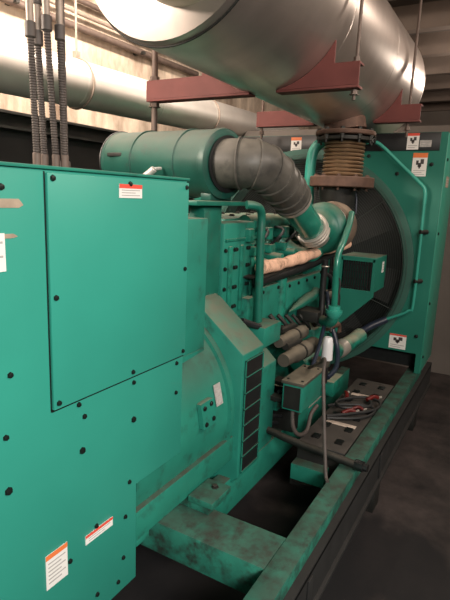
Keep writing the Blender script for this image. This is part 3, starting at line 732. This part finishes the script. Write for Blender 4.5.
# front plate with round hole and stepped lower opening
t = bmesh.new(); N_ = 96
inn, out = [], []
zb, zt = .53, 2.07
for k in range(N_):
    a = 2*PI*k/N_; c, s = math.cos(a), math.sin(a)
    y = FC[0]+FR*c; z = FC[1]+FR*s
    inn.append((y, max(z,zb+.004)))
    # rectangle boundary in same direction
    sc = 1e9
    if c > 1e-6: sc = min(sc,(RY1-FC[0])/c)
    if c < -1e-6: sc = min(sc,(RY0-FC[0])/c)
    if s > 1e-6: sc = min(sc,(zt-FC[1])/s)
    if s < -1e-6: sc = min(sc,(zb-FC[1])/s)
    out.append((FC[0]+sc*c, FC[1]+sc*s))
# snap the four nearest rays to the exact corners
for (cy,cz_) in ((RY0,zb),(RY1,zb),(RY0,zt),(RY1,zt)):
    i = min(range(N_), key=lambda j: (out[j][0]-cy)**2+(out[j][1]-cz_)**2); out[i] = (cy,cz_)
for x, flip in ((RX,False),(RX+.02,True)):
    I = [t.verts.new((x,*p)) for p in inn]; O = [t.verts.new((x,*p)) for p in out]
    for k in range(N_):
        k2 = (k+1)%N_; f = (I[k],I[k2],O[k2],O[k]); 
        try: t.faces.new(f[::-1] if flip else f)
        except ValueError: pass
    if not flip: I0, O0 = I, O
    else:
        for k in range(N_):
            k2 = (k+1)%N_; t.faces.new((I0[k],I0[k2],I[k2],I[k])); t.faces.new((O0[k],O0[k2],O[k2],O[k]))
bmesh.ops.recalc_face_normals(t, faces=t.faces)
b = nb(); join(b, t)
box(b,RX,RX+.02,RY0,RY0+.035,.384,zb); box(b,RX,RX+.02,RY1-.035,RY1,.384,zb)
obj('front_plate', b, m_rad, rad)
b = nb(); box(b,RX+.02,RX+.55,RY0-.004,RY0+.016,.384,zt,.004); obj('side_panel', b, m_radside, rad)
b = nb(); box(b,RX+.02,RX+.55,RY1-.016,RY1+.004,.384,zt,.004); obj('side_panel', b, m_radside, rad)
b = nb(); box(b,RX+.002,RX+.55,RY0,RY1,zt,zt+.006); obj('top_plate', b, m_rad, rad)
b = nb(); box(b,RX+.14,RX+.16,RY0+.03,RY1-.03,.386,.60); obj('opening_shade_sheet', b, m_core, rad)  # added dark sheet, stands in for shade inside the lower opening
b = nb(); box(b,RX+.40,RX+.52,RY0+.03,RY1-.03,.40,zt-.03); obj('radiator_core', b, m_core, rad)
b = nb(); box(b,RX-.006,RX-.0005,.53,2.45,1.955,2.074,.002); obj('top_band', b, m_black, rad, 'black strip across the top')
# inlet ring
b = nb()
t = bmesh.new(); rings = []
for (x,r) in ((RX-.001,FR+.068),(RX-.012,FR+.068),(RX-.014,FR+.06),(RX-.012,FR+.0),(RX+.05,FR-.02),(RX+.12,FR-.02)):
    rings.append([t.verts.new((x,FC[0]+r*math.cos(2*PI*k/96),FC[1]+r*math.sin(2*PI*k/96))) for k in range(96)])
for i in range(len(rings)-1):
    for k in range(96): t.faces.new((rings[i][k],rings[i][(k+1)%96],rings[i+1][(k+1)%96],rings[i+1][k]))
bmesh.ops.recalc_face_normals(t, faces=t.faces); join(b, t)
obj('fan_shroud_ring', b, m_ringp, rad, 'dull grey-green rolled inlet ring')
# wire guard
b = nb()
for i in range(46): ring(b,(RX-.02-.06*(1-i/46)**1,FC[0],FC[1]),(1,0,0),.12+.69*i/45,.0016,72,3)
for k in range(6):
    a = 2*PI*(k+.35)/6; cyl(b,(RX-.086,FC[0]+.1*math.cos(a),FC[1]+.1*math.sin(a)),(RX-.024,FC[0]+.80*math.cos(a),FC[1]+.80*math.sin(a)),.003,6)
obj('wire_fan_guard', b, m_wire, rad)
# fan
fan_hub = nb(); lathe(fan_hub, [(0,.14),(.08,.14),(.1,.1)], (RX+.10,*FC), (1,0,0), 30); fh = obj('fan_hub', fan_hub, m_dark, rad)
for k in range(8):
    a = 2*PI*k/8+.2; t = bmesh.new(); R3 = Matrix.Translation((RX+.15,*FC)) @ Matrix.Rotation(a,4,'X')
    g = []
    for i in range(7):
        r = .12+.60*i/6; w = .09+.05*i/6; tw = math.radians(50-22*i/6)
        g.append([t.verts.new(R3 @ Vector((w*s*math.sin(tw)+dx, w*s*math.cos(tw), r))) for (s,dx) in ((-1,0),(0,-.012),(1,0),(1,.006),(0,-.006),(-1,.006))])
    for i in range(6):
        for j in range(6): t.faces.new((g[i][j],g[i][(j+1)%6],g[i+1][(j+1)%6],g[i+1][j]))
    t.faces.new(g[0]); t.faces.new(g[-1])
    bmesh.ops.recalc_face_normals(t, faces=t.faces); b = nb(); join(b, t); obj('fan_blade', b, m_blade, fh)
# rod guard frame
b = nb(); tube(b, [(3.645,.96,2.01),(3.66,.90,1.985),(3.69,.75,1.85),(3.70,.625,1.74),(3.705,.585,1.69),(3.705,.58,1.6)], .0125, 12, 4)
tube(b, [(3.705,.58,1.6),(3.705,.575,.93),(3.70,.60,.85),(3.695,.70,.79),(3.69,.76,.76)], .0105, 12, 4)
obj('guard_rod', b, m_green, rad)
b = nb(); tube(b, [(3.69,.745,.765),(3.62,.84,.71),(3.52,.895,.665)], .026, 14, 4); obj('lower_hose', b, m_blue, rad)
for z in (1.41,1.065):
    b = nb(); cyl(b,(3.695,.585,z),(RX,.545,z),.016,10); obj('rod_standoff', b, m_dark, rad)
for (y,z) in ((.57,1.865),(.79,1.80),(.535,.66),(1.0,1.92)):
    b = nb(); hexbolt(b,(RX,y,z),(-1,0,0),.012,.01); obj('plate_bolt', b, m_screw, rad)
for z in (.5,.9,1.4,1.9):
    b = nb(); hexbolt(b,(RX+.06,RY0-.004,z),(0,-1,0),.01,.008); obj('plate_bolt', b, m_screw, rad)
U, V, N = (0,-1,0), (0,0,1), (-1,0,0)
sticker(rad,(RX-.0062,1.605,1.955),U,V,N,.085,.105,m_sorange,.22,2,'white label with orange header on the black strip, left one',True)
sticker(rad,(RX-.0062,.745,1.962),U,V,N,.078,.108,m_sred,.16,2,'white label with red header on the black strip, right one',True)
sticker(rad,(RX-.0062,.660,1.978),U,V,N,.075,.045,None,0,2,'small grey label on the black strip',base=m_silver)
sticker(rad,(RX-.0004,.695,1.785),U,V,N,.095,.155,m_sorange,.2,3,'tall white label with orange header and black pictogram',True)
sticker(rad,(RX-.0004,.720,.545),U,V,N,.120,.110,m_sred,.12,2,'white label with red header low on the plate',True)
U, V, N = (1,0,0), (0,0,1), (0,-1,0)
sticker(rad,(3.88,RY0-.0045,1.72),U,V,N,.14,.075,None,0,3,'pale red and grey label on the side panel',base=m_tan)

# belt guard box in front of the fan
bg = thing('grilled_guard_box', 'small green box with a black grille and dusty top beside the radiator fan', 'guard box', (3.5,.9,.75))
x0,x1,y0,y1,z0,z1 = 3.38,3.68,.785,1.03,1.01,1.235
b = nb(); box(b,x0,x1,y0,y1,z1-.012,z1,.002); obj('lid', b, m_greend, bg)
b = nb(); box(b,x0,x1,y0,y0+.008,z0,z1-.012); box(b,x0,x1,y1-.008,y1,z0,z1-.012); box(b,x1-.008,x1,y0,y1,z0,z1-.012); box(b,x0,x1,y0,y1,z0-.008,z0)
box(b,x0,x0+.008,y0+.008,y0+.022,z0,z1-.012); box(b,x0,x0+.008,y1-.018,y1-.008,z0,z1-.012); box(b,x0,x0+.008,y0+.008,y1-.008,z1-.03,z1-.012)
obj('housing', b, m_rad, bg)
b = nb()
for k in range(12): box(b,x0+.003,x0+.008,y0+.026+.0165*k,y0+.036+.0165*k,z0,z1-.03)
for k in range(4): box(b,x0+.005,x0+.007,y0+.02,y1-.016,z0+.02+.05*k,z0+.024+.05*k)
obj('grille', b, m_black, bg)
b = nb(); prism(b, [(y0,z0-.008),(y0,z0-.04),(y1+.02,.70),(y1+.02,z0-.008)], 'x', x0, x0+.012); obj('slanted_bracket', b, m_rad, bg)
b = nb(); box(b,x0+.05,x0+.056,y0+.02,y1-.02,z0,z1-.03); obj('inner_part', b, m_rad, bg)
b = nb(); box(b,3.62,RX,.94,.99,1.0,1.08); obj('mounting_arm', b, m_rad, bg)
sticker(bg,(3.56,y0-.0004,1.12),(1,0,0),(0,0,1),(0,-1,0),.05,.075,None,0,3,'white label on the box side')

# junction box
jb = thing('junction_box', 'small green junction box with a dusty tan lid beside the starter motors', 'junction box', (2.33,.86,.56))
b = nb(); box(b,2.20,2.48,.80,.905,.57,.705,.004); obj('housing', b, m_greend, jb)
b = nb(); box(b,2.193,2.487,.793,.912,.706,.722,.003); obj('lid', b, m_starter, jb, 'dusty tan lid')
for (x,y) in ((2.23,.89),(2.23,.815),(2.455,.89),(2.455,.815)):
    b = nb(); hexbolt(b,(x,y,.722),(0,0,1),.006,.004); obj('lid_screw', b, m_screw, jb)
b = nb(); box(b,2.196,2.2,.81,.895,.58,.695); obj('end_plate', b, m_dark, jb)
b = nb(); box(b,2.25,2.40,.90,1.05,.575,.60,.002); obj('mounting_arm', b, m_dark, jb)
b = nb(); box(b,2.30,2.485,.796,.80,.562,.566); obj('edge_strip', b, m_steel, jb)
b = nb(); tube(b, [(2.24,.86,.57),(2.23,.85,.48),(2.27,.83,.42),(2.36,.82,.41),(2.44,.83,.47),(2.50,.82,.50)], .011, 10, 6); obj('cable_loop', b, m_conduit, jb)

# hoses over the rail
b = nb(); tube(b, [(2.435,.86,.725),(2.33,.77,.80),(2.22,.71,.862),(2.16,.69,.80),(2.10,.655,.66),(2.05,.62,.5),(2.01,.593,.40),(1.985,.575,.386)], .0085, 10, 6)
tag(obj('grey_flexible_hose', b, m_conduit, base=(2.05,.62,.386)), 'thin grey flexible hose hanging upright in front of the junction box', 'hose')
dh = thing('oil_drain_pipe', 'black drain pipe sticking out sideways over the near skid rail', 'pipe', (2.16,.7,.40))
b = nb(); tube(b, [(2.26,1.08,.40),(2.24,.98,.413),(2.21,.88,.414),(2.18,.7,.412),(2.155,.50,.412)], .019, 16, 5); obj('pipe', b, m_dark, dh)
b = nb(); lathe(b, [(0,.024),(.004,.026),(.04,.026),(.042,.02),(.06,.018)], (2.160,.505,.412), (-.1,-1,0), 8); obj('end_cap', b, m_black, dh)

# ------------------------------------------------------------------ lights
def area(name, loc, target, sx, sy, power, col):
    l = bpy.data.lights.new(name, 'AREA'); l.shape = 'RECTANGLE'; l.size = sx; l.size_y = sy; l.energy = power; l.color = col
    o = bpy.data.objects.new(name, l); C.objects.link(o); o.location = loc
    d = Vector(target)-Vector(loc); o.rotation_euler = d.to_track_quat('-Z','Y').to_euler(); return o
WARM = (1.,.84,.70)
def point_fill(name, loc, power, col, r=.12):
    l = bpy.data.lights.new(name, 'POINT'); l.energy = power; l.color = col; l.shadow_soft_size = r
    o = bpy.data.objects.new(name, l); C.objects.link(o); o.location = loc; return o
area('wall_fluorescent', (1.9,2.45,3.4), (2.0,3.1,2.4), 4.4,.15, 270, WARM)
area('cap_fill_light', (.1,2.5,2.6), (1.5,1.4,2.4), .9,.2, 75, WARM)  # unseen light added to brighten the silencer's end cap
area('aisle_fluorescent', (1.9,-1.25,2.9), (2.8,.9,2.45), 2.8,.25, 66, WARM)
area('rear_fill_light', (-.9,-1.5,2.35), (.9,1.0,.5), 1.6,.5, 41, (1.,.97,.90)).data.spread = math.radians(95)  # unseen fill behind the camera, added to lift the cabinet front
point_fill('joist_fill_light', (6.4,.2,2.9), 70, WARM)  # unseen fill added to brighten the far ceiling joists
point_fill('aisle_fill_light', (4.4,-.6,3.1), 22, WARM)  # extra unseen point light over the aisle, added for the ceiling
w = bpy.data.worlds.new('world'); bpy.context.scene.world = w; w.use_nodes = True
w.node_tree.nodes['Background'].inputs[0].default_value = (.5,.45,.42,1); w.node_tree.nodes['Background'].inputs[1].default_value = .03

# ------------------------------------------------------------------ camera
R = Matrix(((0.50224984, 0.15557908, -0.85061169),(-0.86379655, 0.13577845, -0.48520071),(0.04000766, 0.97844743, 0.20258337)))
# world axes of this scene: +X along the set, +Y away to the left -> mirror handled below
cam = bpy.data.cameras.new('camera'); co = bpy.data.objects.new('camera', cam); C.objects.link(co)
cam.sensor_fit = 'VERTICAL'; cam.sensor_height = 24; cam.lens = 503/600*24; cam.clip_start = .05
co.matrix_world = Matrix.Translation((0,0,1.6)) @ R.to_4x4()
sc = bpy.context.scene; sc.camera = co
sc.view_settings.view_transform = 'Standard'; sc.view_settings.look = 'None'; sc.view_settings.exposure = 0.; sc.view_settings.gamma = 1
